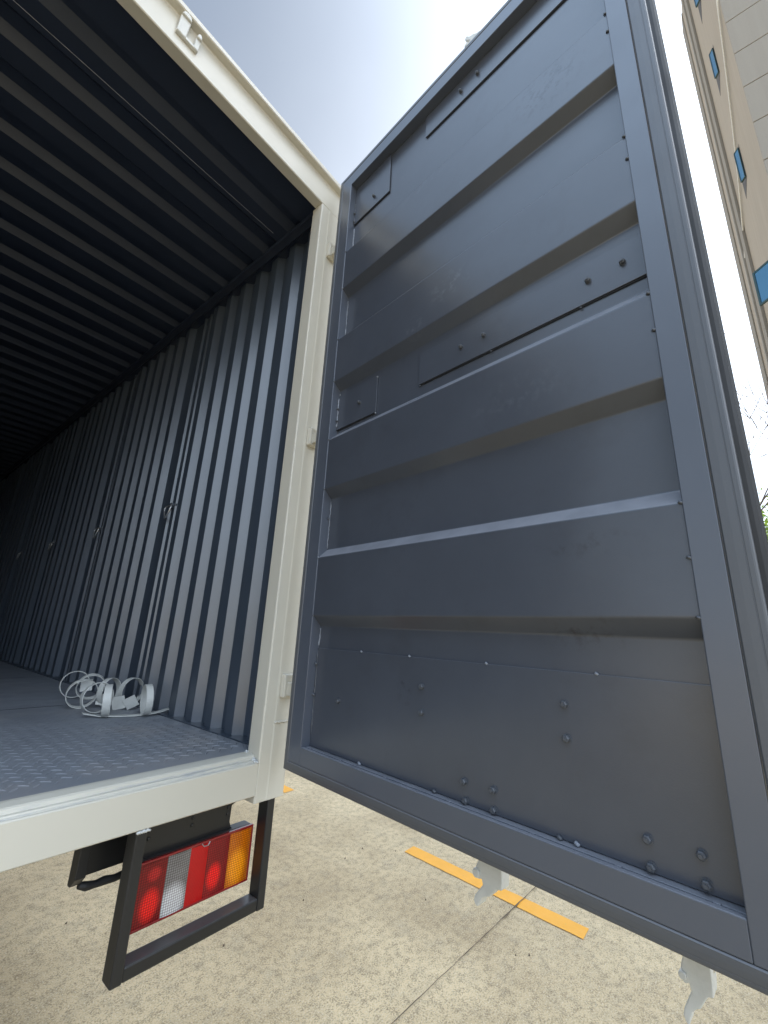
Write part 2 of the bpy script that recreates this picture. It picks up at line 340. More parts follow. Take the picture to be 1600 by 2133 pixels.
# side rail beside the floor with its gap
s = MB(); s.box((.9585, 1.262, z(-.41)), (1.022, YE, z(-.3755)))
P(s, 'floor_rail', m_in, bevel=.001)
s = MB(); s.box((.953, 1.262, z(-.392)), (.9595, YE, z(-.382)))
P(s, 'rail_gap', m_rub)
for y in (1.30, 1.345, 1.50, 1.555, 1.9, 2.3, 2.8):
    P(MB().box((.952, y, z(-.381)), (.961, y + .014, z(-.3765))), 'weld_tack', m_in, bevel=.002)

# corrugated side walls
def wall_profile():
    pts = [(1.262, 1.008)]
    XP, XR = .980, 1.009
    def rib(y): return [(y - .024, XR + .002), (y, XP - .001), (y + .048, XP - .001), (y + .072, XR + .002)]
    pts += rib(1.318)
    for k in range(9):
        st = 1.463 + 1.065 * k
        for q in range(6):
            if st + .1445 * q + .08 > YE: break
            pts += rib(st + .1445 * q)
        y = st + .1445 * 5 + .074           # seam between two sheets: two small ridges with a flat between
        if y + .3 < YE:
            pts += [(y + .018, XR), (y + .030, .992), (y + .040, .992), (y + .048, XR - .006), (y + .092, XR - .006), (y + .100, .992), (y + .110, .992), (y + .122, XR)]
    pts += [(YE, XR)]
    out = [pts[0]]
    for p in pts[1:]:
        if p[0] > out[-1][0] + 1e-5: out.append(p)
    return out
wp = wall_profile()
s = MB().strip([(a, b) for a, b in wp], lambda a, b, t: (b, a, t), z(-.3753), z(1.878))
P(s, 'side_wall', m_in, solid=.0016, recalc=False)
s = MB().strip([(a, b) for a, b in wp], lambda a, b, t: (-.38 - b, a, t), z(-.3753), z(1.878))
P(s, 'side_wall', m_in, solid=.0016, recalc=False)
s = MB().box((1.014, 1.30, z(-.49)), (1.020, YE, z(2.03))); P(s, 'outer_skin', m_cream)
s = MB().box((X0 + .005, 1.30, z(-.49)), (X0 + .011, YE, z(2.03))); P(s, 'outer_skin', m_cream)
s = MB().box((X0 + .006, YE, z(-.49)), (1.019, YE + .03, z(2.03))); P(s, 'end_wall', m_in)
s = MB().box((X0 + .012, 1.321, z(1.985)), (1.013, YE - .001, z(2.035))); P(s, 'outer_roof', m_cream)
s = MB().box((XO0 - .115, 1.262, z(-.41)), (XO0 - .042, YE, z(-.3755))); P(s, 'floor_rail', m_in)
# top rails
for mir in (False, True):
    f = (lambda x: x) if not mir else (lambda x: -.38 - x)
    pr = [(.948, 1.850), (.948, 1.918), (.940, 1.922), (.940, 1.9285), (.962, 1.9285), (1.013, 1.9285), (1.013, 1.878), (.965, 1.874)]
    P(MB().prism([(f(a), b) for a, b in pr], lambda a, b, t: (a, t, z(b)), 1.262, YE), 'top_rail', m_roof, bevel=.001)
for y in (1.69, 1.71, 2.36, 3.1):
    P(MB().tube([(.939, y, z(1.921)), (.939, y + .012, z(1.921))], .0035, 6), 'weld_tack', m_roof, smooth=True)
# corrugated roof
pts = [(1.247, 1.945), (1.262, 1.925), (1.395, 1.925)]
y = 1.415
k = 0
while y + .2 < YE:
    pts += [(y, 1.962), (y + .055, 1.962), (y + .083, 1.930), (y + .165, 1.930)] if k != 0 else [(y, 1.958), (y + .035, 1.958), (y + .075, 1.930), (y + .165, 1.930)]
    y += .1975; k += 1
pts += [(YE, 1.930)]
s = MB().strip(pts, lambda a, b, t: (t, a, z(b)), XO0 - .1, .962)
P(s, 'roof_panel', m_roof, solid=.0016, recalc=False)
s = MB().tube([(XO0, 1.556, z(1.9285)), (.1, 1.555, z(1.9285)), (.90, 1.556, z(1.9285))], .0013, 6); P(s, 'roof_seam', m_bead)
for y in (3.52, 5.5):
    pass
# lashing rings on the wall seams
for k in range(8):
    y = 2.325 + 1.0675 * k; zz = z(.605)
    s = MB(); s.box((.988, y - .042, zz + .012), (1.0, y + .042, zz + .024)); s.box((.980, y - .018, zz + .004), (.996, y + .018, zz + .030))
    lug = P(s, 'lashing_ring', m_in, bevel=.002)
    path = [(.976, y - .034, zz + .012), (.970, y - .036, zz - .004), (.966, y - .008, zz - .058), (.966, y + .008, zz - .058), (.970, y + .036, zz - .004), (.976, y + .034, zz + .012)]
    s = MB().tube(path, .0045, 8, closed=True); P(s, 'lashing_ring', m_hard, smooth=True)

# hinges on the right post
for zc in (-.180, .722, 1.640):
    s = MB(); s.box((.962, 1.176, z(zc - .036)), (1.012, 1.1985, z(zc + .036))); s.box((.972, 1.150, z(zc - .030)), (.992, 1.178, z(zc + .012)))
    s.tube([(.985, 1.150, z(zc - .040)), (.985, 1.150, z(zc + .034))], .010, 12)
    P(s, 'hinge', m_cream, bevel=.004, seg=3)
# keeper casting on the header: base bar and two lugs leaning outwards
def keeper(xc):
    s = MB()
    s.box((xc - .038, 1.187, z(1.921)), (xc + .038, 1.2005, z(1.934)))
    for x, hh, w in ((xc - .020, .088, .017), (xc + .030, .062, .009)):
        pr = [(x - w, 1.922), (x - w, 1.921 + hh - .02), (x - w * .7, 1.921 + hh - .006), (x, 1.921 + hh), (x + w * .7, 1.921 + hh - .006), (x + w, 1.921 + hh - .02), (x + w * .8, 1.922)]
        s.prism(pr, lambda a, b, t: (a, 1.2 - t - (b - 1.921) * .12, z(b)), .002, .014)
        s.prism([(a, b) for a, b in pr if b > 1.93], lambda a, b, t: (a, 1.2 - t - (b - 1.921) * .12, z(b)), .012, .022)
    return P(s, 'door_keeper', m_cast, bevel=.003, seg=3)
keeper(.262); keeper(-.06)

# ---- chassis end, guard and lamp
for x in (-.62, .17):
    P(MB().box((x, 1.5, z(-.72)), (x + .07, YE + .6, z(-.50))), 'chassis_rail', m_black, bevel=.004)
for y in (1.62, 3.2, 5.0):
    P(MB().box((-1.25, y, z(-.565)), (.87, y + .06, z(-.495))), 'cross_member', m_black, bevel=.003)
# rear underride guard: welded square-tube loop
def guard(f):
    s = MB()
    a, b, y0, y1 = .578, .994, 1.203, 1.250
    zb, zt = -.797, -.489
    w = .027; hb = .032
    def bx(p, q): s.box((f(p[0]), p[1], z(p[2])), (f(q[0]), q[1], z(q[2])))
    bx((a, y0, zb), (a + w, y1, zt)); bx((b - w, y0, zb), (b, y1, zt)); bx((a + w - .001, y0 + .0012, zb + .0012), (b - w + .001, y1 - .0012, zb + hb))
    return P(s, 'underride_guard', m_black, bevel=.004)
guard(lambda x: x); guard(lambda x: -.38 - x)
for (xa, xb) in ((.578, .606), (.966, .994)):
    s = MB()
    for i in range(7):
        t = i / 6; s.tube([(xa + (xb - xa) * t, 1.2015, z(-.4915 + .002 * math.sin(3 * i))), (xa + (xb - xa) * t + .004, 1.2035, z(-.4955))], .0026 + .001 * random.random(), 6)
    P(s, 'weld_bead', m_bare, smooth=True)
# lamp carrier plate with scalloped end
cp = [(.60, -.491), (.945, -.491), (.935, -.500), (.925, -.516), (.912, -.527), (.900, -.532), (.899, -.575), (.905, -.590), (.915, -.598), (.60, -.598)]
def lampside(f, tag):
    s = MB().prism([(f(a), b) for a, b in cp], lambda a, b, t: (a, t, z(b)), 1.292, 1.297)
    for xx in (.655, .775, .888):
        for zz in (-.535, -.552): s.tube([(f(xx), 1.288, z(zz)), (f(xx), 1.293, z(zz))], .005, 8)
    P(s, 'lamp_bracket', m_black, bevel=.0015)
    L0, L1, zb, zt, yf = .622, .972, -.742, -.594, 1.270
    body = P(MB().box((f(L0) , yf + .006, z(zb)), (f(L1), yf + .048, z(zt))), 'tail_light', m_housing, bevel=.006, seg=3)
    rim = MB()
    for a, b in (((L0, zb), (L1, zb + .006)), ((L0, zt - .006), (L1, zt)), ((L0, zb + .006), (L0 + .006, zt - .006)), ((L1 - .006, zb + .006), (L1, zt - .006))):
        rim.box((f(a[0]), yf - .002, z(a[1])), (f(b[0]), yf + .008, z(b[1])))
    r = rim.build('lens_rim', m_redrim, body, origin=T, bevel=.0015)
    secs = [(L0 + .006, .706, m_red), (.7065, .770, m_clear), (.7705, .823, m_reflex), (.8235, .892, m_red), (.8925, L1 - .006, m_amber)]
    for a, b, mm in secs:
        s = MB(); n = 10; vs = []
        for i in range(n + 1):
            t = i / n; x = a + (b - a) * t; bul = .0025 * (1 - (2 * t - 1) ** 2)
            vs += [(f(x), yf - .0005 - bul, z(zb + .006)), (f(x), yf - .0005 - bul, z(zt - .006))]
        s.add(vs, [(2 * i, 2 * i + 2, 2 * i + 3, 2 * i + 1) for i in range(n)])
        s.build('lens', mm, body, origin=T, smooth=True)
    s = MB().tube([(f(.800), yf - .003, z(zt - .004)), (f(.806), yf - .005, z(zt - .011)), (f(.818), yf - .005, z(zt - .011)), (f(.824), yf - .003, z(zt - .004))], .0015, 6)
    s.build('lens_clip', m_hard, body, origin=T)
def mat_lens(name, c1, c2, grid=170, rough=.12, spots=()):
    """moulded lens: fine prism grid with darker ribs between brighter facets"""
    M = bpy.data.materials.new(name); M.use_nodes = True; t = M.node_tree; b = t.nodes['Principled BSDF']; L = t.links.new
    tc = nd(t, 'ShaderNodeTexCoord'); mp = nd(t, 'ShaderNodeMapping', Scale=(grid, 1, grid)); L(tc.outputs['Object'], mp.inputs['Vector'])
    ck = nd(t, 'ShaderNodeTexVoronoi', Scale=1.0, Randomness=0.0); L(mp.outputs['Vector'], ck.inputs['Vector'])
    n = nd(t, 'ShaderNodeTexNoise', Scale=18, Detail=4); L(tc.outputs['Object'], n.inputs['Vector'])
    mm = nd(t, 'ShaderNodeMixRGB', Color1=(*c1, 1), Color2=(*c2, 1)); L(n.outputs['Fac'], mm.inputs['Fac'])
    col = mm.outputs['Color']
    for (cx, cz, rx, rz, cc) in spots:       # bright glow of the reflector bowls, painted into the lens colour
        mp2 = nd(t, 'ShaderNodeMapping', Location=(-(cx - T.x) / rx, 0, -(z(cz) - T.z) / rz), Scale=(1 / rx, 0, 1 / rz)); L(tc.outputs['Object'], mp2.inputs['Vector'])
        ln = nd(t, 'ShaderNodeVectorMath'); ln.operation = 'LENGTH'; L(mp2.outputs['Vector'], ln.inputs[0])
        rs = nd(t, 'ShaderNodeMapRange', From_Min=1.05, From_Max=.55); L(ln.outputs['Value'], rs.inputs['Value'])
        ms_ = nd(t, 'ShaderNodeMixRGB', Color2=(*cc, 1)); L(rs.outputs['Result'], ms_.inputs['Fac']); L(col, ms_.inputs['Color1']); col = ms_.outputs['Color']
    m2 = nd(t, 'ShaderNodeMixRGB'); m2.blend_type = 'MULTIPLY'; m2.inputs['Color2'].default_value = (.3, .25, .25, 1)
    r = nd(t, 'ShaderNodeMapRange', From_Min=.25, From_Max=.5, To_Max=.8); L(ck.outputs['Distance'], r.inputs['Value']); L(r.outputs['Result'], m2.inputs['Fac']); L(col, m2.inputs['Color1'])
    L(m2.outputs['Color'], b.inputs['Base Color']); b.inputs['Roughness'].default_value = rough
    bp = nd(t, 'ShaderNodeBump', Strength=.5, Distance=.0015); L(ck.outputs['Distance'], bp.inputs['Height']); L(bp.outputs['Normal'], b.inputs['Normal'])
    b.inputs['Coat Weight'].default_value = .2; b.inputs['Coat Roughness'].default_value = .05; b.inputs['Specular IOR Level'].default_value = .3
    return M
m_housing = mat('lamp_housing', (.03, .03, .032), rough=.4, bump=0)
m_redrim = mat('red_rim', (.22, .012, .012), rough=.25, bump=0, coat=.5)
SP = [(xx, -.694, .027, .040, (1.0, .012, .010)) for xx in (.672, -.38 - .672)] + [(xx, -.690, .024, .036, (1.0, .010, .010)) for xx in (.850, -.38 - .850)] + [(xx, -.628, .020, .018, (.55, .02, .02)) for xx in (.674, -.38 - .674)]
m_red = mat_lens('red_lens', (.11, .004, .006), (.36, .010, .012), spots=SP)
m_reflex = mat_lens('reflex_lens', (.52, .004, .006), (.75, .008, .008), grid=330)
m_amber = mat_lens('amber_lens', (.50, .12, .004), (.70, .18, .006), grid=170, spots=[(xx, -.690, .034, .052, (1.0, .34, .01)) for xx in (.925, -.38 - .925)])
m_clear = mat_lens('clear_lens', (.13, .12, .11), (.34, .32, .30), grid=170, spots=[(xx, -.712, .040, .050, (.70, .69, .67)) for xx in (.735, -.38 - .735)])
lampside(lambda x: x, 'r'); lampside(lambda x: -.38 - x, 'l')
# stub bracket with rubber strap under the sill, seen left of the guard
s = MB()
s.prism([(1.36, -.488), (1.36, -.622), (1.385, -.645), (1.40, -.645), (1.40, -.488)], lambda a, b, t: (t, a, z(b)), .520, .545)
s.box((.546, 1.400, z(-.637)), (.80, 1.406, z(-.488)))
P(s, 'frame_bracket', m_black, bevel=.002)
s = MB().tube([(.545, 1.392, z(-.650)), (.565, 1.394, z(-.659)), (.585, 1.396, z(-.662)), (.605, 1.394, z(-.660)), (.63, 1.396, z(-.664)), (.655, 1.395, z(-.661)), (.70, 1.40, z(-.662)), (.76, 1.42, z(-.62)), (.80, 1.44, z(-.49))], [.008, .011, .009, .011, .009, .010, .009, .008, .008], 8)
P(s, 'rubber_strap', m_rub, smooth=True)
P(MB().box((.536, 1.60, z(-.60)), (.90, 1.606, z(-.49))), 'frame_bracket', m_black)
# axle and wheels far under the body
P(MB().tube([(-1.1, 4.7, .44), (.72, 4.7, .44)], .07, 16), 'axle', m_black, smooth=True)
for xx in (-1.32, -1.03, .42, .71):
    s = MB(); n = 40
    prof = [(.0, .24), (.02, .40), (.05, .44), (.19, .44), (.22, .40), (.24, .24)]
    vs = [(xx + a, 4.7 + r * math.cos(2 * math.pi * i / n), .44 + r * math.sin(2 * math.pi * i / n)) for i in range(n) for a, r in prof]
    k = len(prof); s.add(vs, [(i * k + j, i * k + j + 1, ((i + 1) % n) * k + j + 1, ((i + 1) % n) * k + j) for i in range(n) for j in range(k - 1)])
    w = P(s, 'wheel', m_tyre, smooth=True)
    MB().tube([(xx + .06, 4.7, .44), (xx + .18, 4.7, .44)], .24, 24).build('rim', m_cream, w, origin=T)
# cab far in front
s = MB().prism([(11.1, .55), (11.1, 2.3), (12.25, 2.3), (12.8, 1.5), (12.95, 1.3), (12.95, .55)], lambda a, b, t: (t, a, b), -1.25, .87)
P(s, 'cab', m_cream, bevel=.05, seg=4)

# ---- the open right door, built in its own axes: u along the leaf, n through it, z up
door_loc = Vector((.9487, 1.12, 0)) - T
D0 = MB()
UL, UR, ZB, ZT = .072, 1.086, -.333, 1.890           # inside of the frame
UOL, UOR, ZOB, ZOT = .013, 1.129, -.380, 1.951       # outside of the frame (seam)
dv = lambda a, b: None
D0.box((UOL, 0, z(ZOB)), (UL, .050, z(ZOT)))
D0.box((UR, 0, z(ZOB)), (UOR, .050, z(ZOT)))
D0.box((UL, .0, z(ZT)), (UR, .050, z(ZOT)))
D0.box((UL, .0, z(ZOB)), (UR, .0118, z(ZB)))
D0.box((UL, .0175, z(ZOB)), (UR, .050, z(ZB - .001)))
for u in (.104, .238, .41, .60, .787, .929, 1.053):
    D0.box((u - .005, .0116, z(ZB - .010)), (u + .005, .019, z(ZB + .0008)))
door = bpy.data.objects.new('x', None)
door = D0.build('door', m_frame, truck, bevel=.0016)
door.location = door_loc; door.rotation_euler.z = math.atan2(-.9937, -.1122)
def DP(mb, name, material, **kw): return mb.build(name, material, door, **kw)
DP(MB().box((UL, .0119, z(ZB - .030)), (UR, .0174, z(ZB - .0045))), 'drain_slot', m_rub)
# corrugated panel
NR, NP = .036, .003
KZ = 1.0065                                # heights read at the panel depth
KU = lambda u: 1.219 + (u - 1.219) * KZ
def ppath():
    p = [(ZB - .006, NR)]
    for a, b, c, d in ((.014, .046, .233, .262), (.441, .473, .660, .690), (.866, .899, 1.085, 1.118), (1.296, 1.329, 1.515, 1.547)):
        p += [(a * KZ, NR), (b, NP), (c, NP), (d * KZ, NR)]
    return p + [(ZT + .004, NR)]
def fillet(pts, r=.006, k=3):
    out = [pts[0]]
    for i in range(1, len(pts) - 1):
        a, b, c = Vector(pts[i - 1]), Vector(pts[i]), Vector(pts[i + 1])
        p = b + (a - b).normalized() * min(r, (a - b).length * .4); q = b + (c - b).normalized() * min(r, (c - b).length * .4)
        for j in range(k + 1):
            t = j / k; v = (1 - t) ** 2 * p + 2 * t * (1 - t) * b + t * t * q; out.append((v.x, v.y))
    return out + [pts[-1]]
pp = fillet(ppath(), .003, 3)
s = MB().strip(pp, lambda a, b, t: (t, b, z(a)), UL - .004, UR + .004)
panel = DP(s, 'door_panel', m_door, recalc=False)
s = MB().strip([(a, b + .0025) for a, b in pp], lambda a, b, t: (t, b, z(a)), UL - .004, UR + .004)
DP(s, 'door_skin', m_cream, recalc=False)
# backing/reinforcing plates, slightly proud of the panel with a black strip drawn as the lower-edge shadow
def plate(u0, u1, z0, z1, n=NR, th=.0045, gap=True):
    z0 *= KZ if z0 > ZB + .01 else 1; z1 *= KZ if z1 < 1.8 else 1
    if .2 < u0: u0 = KU(u0)
    if u1 < .9: u1 = KU(u1)
    s = MB().box((u0, n - .0015 - th, z(z0)), (u1, n - .0015, z(z1)))
    o = DP(s, 'mounting_plate', m_door, bevel=.0008)
    if gap:
        s = MB().box((u0 + .004, n - .003, z(z0 - .0035)), (u1, n - .0008, z(z0 + .003)))
        DP(s, 'gap_shadow', m_rub)
    return o
plate(.475, UR - .001, .7265, .832)
plate(UL + .001, .288, .704, .844)
plate(UL + .001, .293, 1.674, ZT - .001)
plate(.476, UR - .001, 1.769, ZT - .001)
plate(UL + .001, UR - .001, ZB + .001, -.0525, th=.003, gap=False)
def bolt(u, zz, n, r=.0066):
    u = KU(u); zz *= KZ
    s = MB()
    s.tube([(u, n + .001, z(zz)), (u, n - .0015, z(zz))], r * 1.15, 16)
    k = 6; s.tube([(u, n - .0015, z(zz)), (u, n - .0075, z(zz)), (u, n - .009, z(zz))], [r, r, r * .75], 6)
    s.tube([(u, n - .008, z(zz)), (u, n - .0115, z(zz))], r * .45, 8)
    DP(s, 'bolt', m_bolt)
nb = NR - .0045
for u, zz in ((.202, -.191), (.512, -.118), (.513, -.175), (.856, -.110), (.856, -.167), (.632, -.290), (.702, -.288), (.636, -.324), (.702, -.323), (.972, -.286), (.973, -.322), (1.041, -.284), (1.042, -.319)): bolt(u, zz, nb)
nb = NR - .006
for u, zz in ((.631, .780), (.704, .780), (.973, .780), (1.044, .781), (.204, .771), (.205, 1.724), (.635, 1.819), (.703, 1.822), (.973, 1.82), (1.044, 1.82)): bolt(u, zz, nb, .0060)
# sealant/weld beads along the left and right edges of the panel
rr = random.Random(3)
def bead(u, za, zb, n, r0=.0016, du=0.0, parent=door, material=None):
    k = max(3, int((zb - za) / .007)); s = MB(); path = []; rad = []
    for i in range(k + 1):
        path.append((u + du + rr.uniform(-.0012, .0012), n + rr.uniform(-.0008, .0008), z(za + (zb - za) * i / k))); rad.append(r0 * rr.uniform(.5, 1.5))
    s.tube(path, rad, 6); DP(s, 'weld_bead', material or m_bead, smooth=True)
bead(.0735, 1.553, 1.665, NR - .001, .0022); bead(.0745, 1.69, 1.80, NR - .005, .0022, material=m_bolt)
bead(.0735, 1.128, 1.288, NR - .001); bead(.0735, .855, .862, NR - .001)
bead(.0745, .72, .84, NR - .006, .0022); bead(.0735, .268, .436, NR - .001, .0014); bead(.0735, -.045, .008, NR - .001, .0018)
bead(.0745, -.30, -.06, NR - .004, .0022, material=m_bolt)
def blob(u, zz, n, r, material=None):
    s = MB(); s.tube([(u - r, n, z(zz)), (u - r * .4, n - r * .5, z(zz + r * .3)), (u + r * .5, n - r * .5, z(zz - r * .2)), (u + r, n, z(zz))], [r * .4, r * .9, r * .8, r * .3], 7)
    DP(s, 'weld_spot', material or m_bolt, smooth=True)
for zz in (-.10, -.19, .09, .20, .58, .745, .795, 1.70, 1.745, .372): blob(.0755, zz, NR - .006, rr.uniform(.003, .0055))
for zz in (1.517, 1.33, 1.087, .90, .66, .473, .233, .046): blob(.0735, zz, NP, .003, m_bead if rr.random() < .4 else m_bolt)
for zz in (1.517, 1.45, 1.087, 1.02, .66, .575, .233, .14, .046): blob(1.084, zz, NP, .0035)
for u in (.28, .463, .687, .915): blob(u, -.052, NR - .003, .0032, m_bead)
for u in (.475, .72, .95): blob(u, .7265, NR - .004, .0025)
blob(.282, .704, NR - .004, .003, m_bead); blob(.282, .842, NR - .004, .003, m_bead)
for u in (.30, .55, .83, .86): blob(u, ZB + .003, NR - .006, .0045, m_bead if u in (.30, .86) else m_bolt)
# gasket strip swept round the frame with mitred corners
def sweep(profile, kL, kR, kB, kT, name, material, bevel=0):
    s = MB(); n = len(profile); vs = []
    for d, nn in profile:
        vs += [(UOL - d * kL, nn, z(ZOB - d * kB)), (UOR + d * kR, nn, z(ZOB - d * kB)), (UOR + d * kR, nn, z(ZOT + d * kT)), (UOL - d * kL, nn, z(ZOT + d * kT))]
    fs = [(4 * i + j, 4 * i + (j + 1) % 4, 4 * i + 4 + (j + 1) % 4, 4 * i + 4 + j) for i in range(n - 1) for j in range(4)]
    s.add(vs, fs); return DP(s, name, material, bevel=bevel)
sweep([(.0012, .010), (.0012, .0012), (.004, -.0010), (.016, -.0009), (.027, .0000), (.0275, .0012), (.029, .0012), (.0295, .0008), (.034, .0012), (.0342, .0016), (.0362, .0018), (.0364, .0022), (.0385, .0030), (.0398, .0052), (.040, .012), (.040, .050)], .62, .90, .70, .62, 'gasket', m_gask)
sweep([(.030, .016), (.042, .020), (.047, .024), (.0475, .027), (.050, .030), (.051, .036), (.050, .048), (.030, .052)], .35, 1.0, .80, .35, 'gasket_lip', m_rub)
# lock rods outside with cams at both ends
camp = [(.629, -.452), (.629, -.471), (.634, -.4735), (.642, -.470), (.645, -.479), (.636, -.490), (.626, -.503), (.6225, -.512), (.627, -.520), (.633, -.5205), (.637, -.513), (.643, -.503), (.652, -.497), (.660, -.494), (.670, -.483), (.677, -.476), (.688, -.474), (.690, -.458), (.690, -.43), (.640, -.43)]
def rodset(u, ks=1.0):
    s = MB().tube([(u, .088, z(-.45)), (u, .088, z(2.10))], .017, 20)
    rod = DP(s, 'lock_rod', m_cream, smooth=True)
    for flip in (False, True):
        f = (lambda q: q) if not flip else (lambda q: 1.668 - q)
        s = MB().prism([(u + (a - .665) * ks, b) for a, b in camp], lambda a, b, t: (a, t, z(f(b))), .068, .098)
        s.tube([(u - .033 * ks, .062, z(f(-.462))), (u - .033 * ks, .102, z(f(-.462)))], .0085 * ks, 12)
        DP(s, 'lock_cam', m_cast, bevel=.005, seg=3)
        DP(MB().box((u - .03, .052, z(f(-.385))), (u + .03, .072, z(f(-.33)))), 'rod_bracket', m_cream, bevel=.002)
rodset(.665); rodset(1.008, .62)
DP(MB().prism([(.60, .95), (1.06, .86), (1.06, .89), (.60, .98)], lambda a, b, t: (a, t, z(b)), .105, .115), 'lock_handle', m_cast, bevel=.003)

# ---------------------------------------------------------------- cream pipe clips left on the cargo floor
def ring_mb(s, c, ax, r=.060, w=.026, th=.003, n=40, gap=0):
    """flat-strip hoop, centre c, axis ax (unit, horizontal-ish)"""
    ax = Vector(ax).normalized(); up = Vector((0, 0, 1)); e1 = ax.cross(up).normalized(); e2 = e1.cross(ax).normalized(); c = Vector(c)
    vs = []
    for i in range(n):
        t = 2 * math.pi * i / n; d = e1 * math.cos(t) + e2 * math.sin(t)
        for q in (-.5, .5):
            for rad in (r - th, r): vs.append(c + d * rad + ax * w * q)
    fs = []
    for i in range(n):
        a = 4 * i; b = 4 * ((i + 1) % n)
        fs += [(a, b, b + 1, a + 1), (a + 2, a + 3, b + 3, b + 2), (a + 1, b + 1, b + 3, a + 3), (a, a + 2, b + 2, b)]
    return s.add(vs, fs)
ZR = z(-.3765)
def quad_plate(s, c, a, b, th=.004):
    c, a, b = Vector(c), Vector(a), Vector(b); nn = a.cross(b).normalized() * th
    vs = [c - a - b, c + a - b, c + a + b, c - a + b]; vs += [v + nn for v in vs]
    s.add(vs, [(0, 3, 2, 1), (4, 5, 6, 7), (0, 1, 5, 4), (1, 2, 6, 5), (2, 3, 7, 6), (3, 0, 4, 7)])
def clip(name, foot, az, lean, plate_c, plate_ax, label, pr=.027, rad=.060):
    """hoop standing at foot with its square pad"""
    f = Vector((foot[0], foot[1], ZR))
    e = empty(name, f, label, 'pipe clip', 'cream pipe clips on the cargo floor')
    ax = Vector((math.cos(az), math.sin(az), lean))
    s = MB(); ring_mb(s, f + Vector((0, 0, rad)), ax, r=rad)
    s.build('hoop', m_cast, e, origin=f, bevel=.0006, smooth=False)
    if plate_c:
        s = MB(); pa, pb = plate_ax
        quad_plate(s, plate_c, Vector(pa) * pr, Vector(pb) * pr)
        s.build('pad', m_cast, e, origin=f, bevel=.0006)
    return e
# strap with two hoops, nearest the door
f0 = Vector((.85, 2.01, ZR))
st = empty('clip_strap', f0, 'flat cream metal strap carrying two upright hoops, lying nearest the door', 'strap')
s = MB(); vs = []
bp_ = [(.700, 2.079, .012), (.745, 2.045, .003), (.80, 2.014, .001), (.86, 1.988, .001), (.91, 1.972, .004), (.95, 1.966, .009), (1.0, 1.975, .016)]
for x, y, zz in bp_: vs += [(x, y, ZR + zz), (x + .004, y + .030, ZR + zz), (x + .004, y + .030, ZR + zz + .003), (x, y, ZR + zz + .003)]
s.add(vs, [(4 * i + j, 4 * i + (j + 1) % 4, 4 * i + 4 + (j + 1) % 4, 4 * i + 4 + j) for i in range(len(bp_) - 1) for j in range(4)] + [(0, 1, 2, 3), tuple(4 * (len(bp_) - 1) + q for q in (3, 2, 1, 0))])
s.build('strap', m_cast, st, origin=f0)
for x, y, a in ((.765, 2.045, R(-22)), (.895, 1.985, R(-12))):
    s = MB(); ring_mb(s, (x, y, ZR + .063), (math.cos(a), math.sin(a), .06)); s.build('hoop', m_cast, st, origin=f0)
VV = Vector
clip('pipe_clip', (.765, 2.155), R(-88), .10, (.868, 2.19, ZR + .026), ((.75, -.55, .2), (-.15, .25, .95)), 'open cream hoop overlapping the left hoop of the strap, square pad to its right')
clip('pipe_clip', (.752, 2.30), R(-100), -.16, (.835, 2.29, ZR + .028), ((.8, -.35, -.2), (.2, .5, .8)), 'cream hoop at the left end of the pile, its rim resting on bare floor')
clip('pipe_clip', (.862, 2.30), R(-60), .10, (.905, 2.155, ZR + .030), ((.65, -.50, .45), (-.45, .2, .75)), 'cream hoop behind the middle of the pile, its pad tipped on one corner')
clip('pipe_clip', (.945, 2.27), R(-72), .02, None, None, 'cream hoop standing against the ribbed wall, right of the other back hoops')
clip('pipe_clip', (.815, 2.62), R(-98), .12, (.845, 2.55, ZR + .062), ((.9, -.2, .1), (0, .2, .95)), 'highest cream hoop at the back left of the pile with a pad seen through it', rad=.062)
clip('pipe_clip', (.855, 2.52), R(-105), -.30, None, None, 'leaning cream hoop just in front of the highest back left hoop', rad=.060)

# ---------------------------------------------------------------- building across the yard
bf = (8.6, -1.594, 0)
bld = empty('office_building', bf, 'tall beige panelled building rising beyond the open door with small blue glazed windows', 'building')
def mat_wall(name, c1, c2, streak=True):
    M = bpy.data.materials.new(name); M.use_nodes = True; t = M.node_tree; b = t.nodes['Principled BSDF']; L = t.links.new
    tc = nd(t, 'ShaderNodeTexCoord'); mp = nd(t, 'ShaderNodeMapping', Scale=(9, 9, .35)); L(tc.outputs['Object'], mp.inputs['Vector'])
    n = nd(t, 'ShaderNodeTexNoise', Scale=1.0, Detail=7, Roughness=.65); L(mp.outputs['Vector'], n.inputs['Vector'])
    r = nd(t, 'ShaderNodeMapRange', From_Min=.35, From_Max=.7); L(n.outputs['Fac'], r.inputs['Value'])
    n2 = nd(t, 'ShaderNodeTexNoise', Scale=60, Detail=4); L(tc.outputs['Object'], n2.inputs['Vector'])
    mm = nd(t, 'ShaderNodeMixRGB', Color1=(*c1, 1), Color2=(*c2, 1)); L(r.outputs['Result'], mm.inputs['Fac'])
    m3 = nd(t, 'ShaderNodeMixRGB', Color2=(*[q * .8 for q in c1], 1)); r3 = nd(t, 'ShaderNodeMapRange', From_Min=.55, From_Max=.8, To_Max=.5); L(n2.outputs['Fac'], r3.inputs['Value']); L(r3.outputs['Result'], m3.inputs['Fac']); L(mm.outputs['Color'], m3.inputs['Color1'])
    L(m3.outputs['Color'], b.inputs['Base Color']); b.inputs['Roughness'].default_value = .8
    return M
m_wallA = mat_wall('streaked_render', (.33, .285, .225), (.285, .245, .19))
m_wallB = mat_wall('grey_beige_panel', (.28, .262, .228), (.26, .24, .21))
m_dark = mat('dark_joint', (.06, .055, .05), rough=.8, bump=0)
m_pier = mat_wall('grey_pier', (.22, .20, .165), (.20, .18, .15))
HT = 24
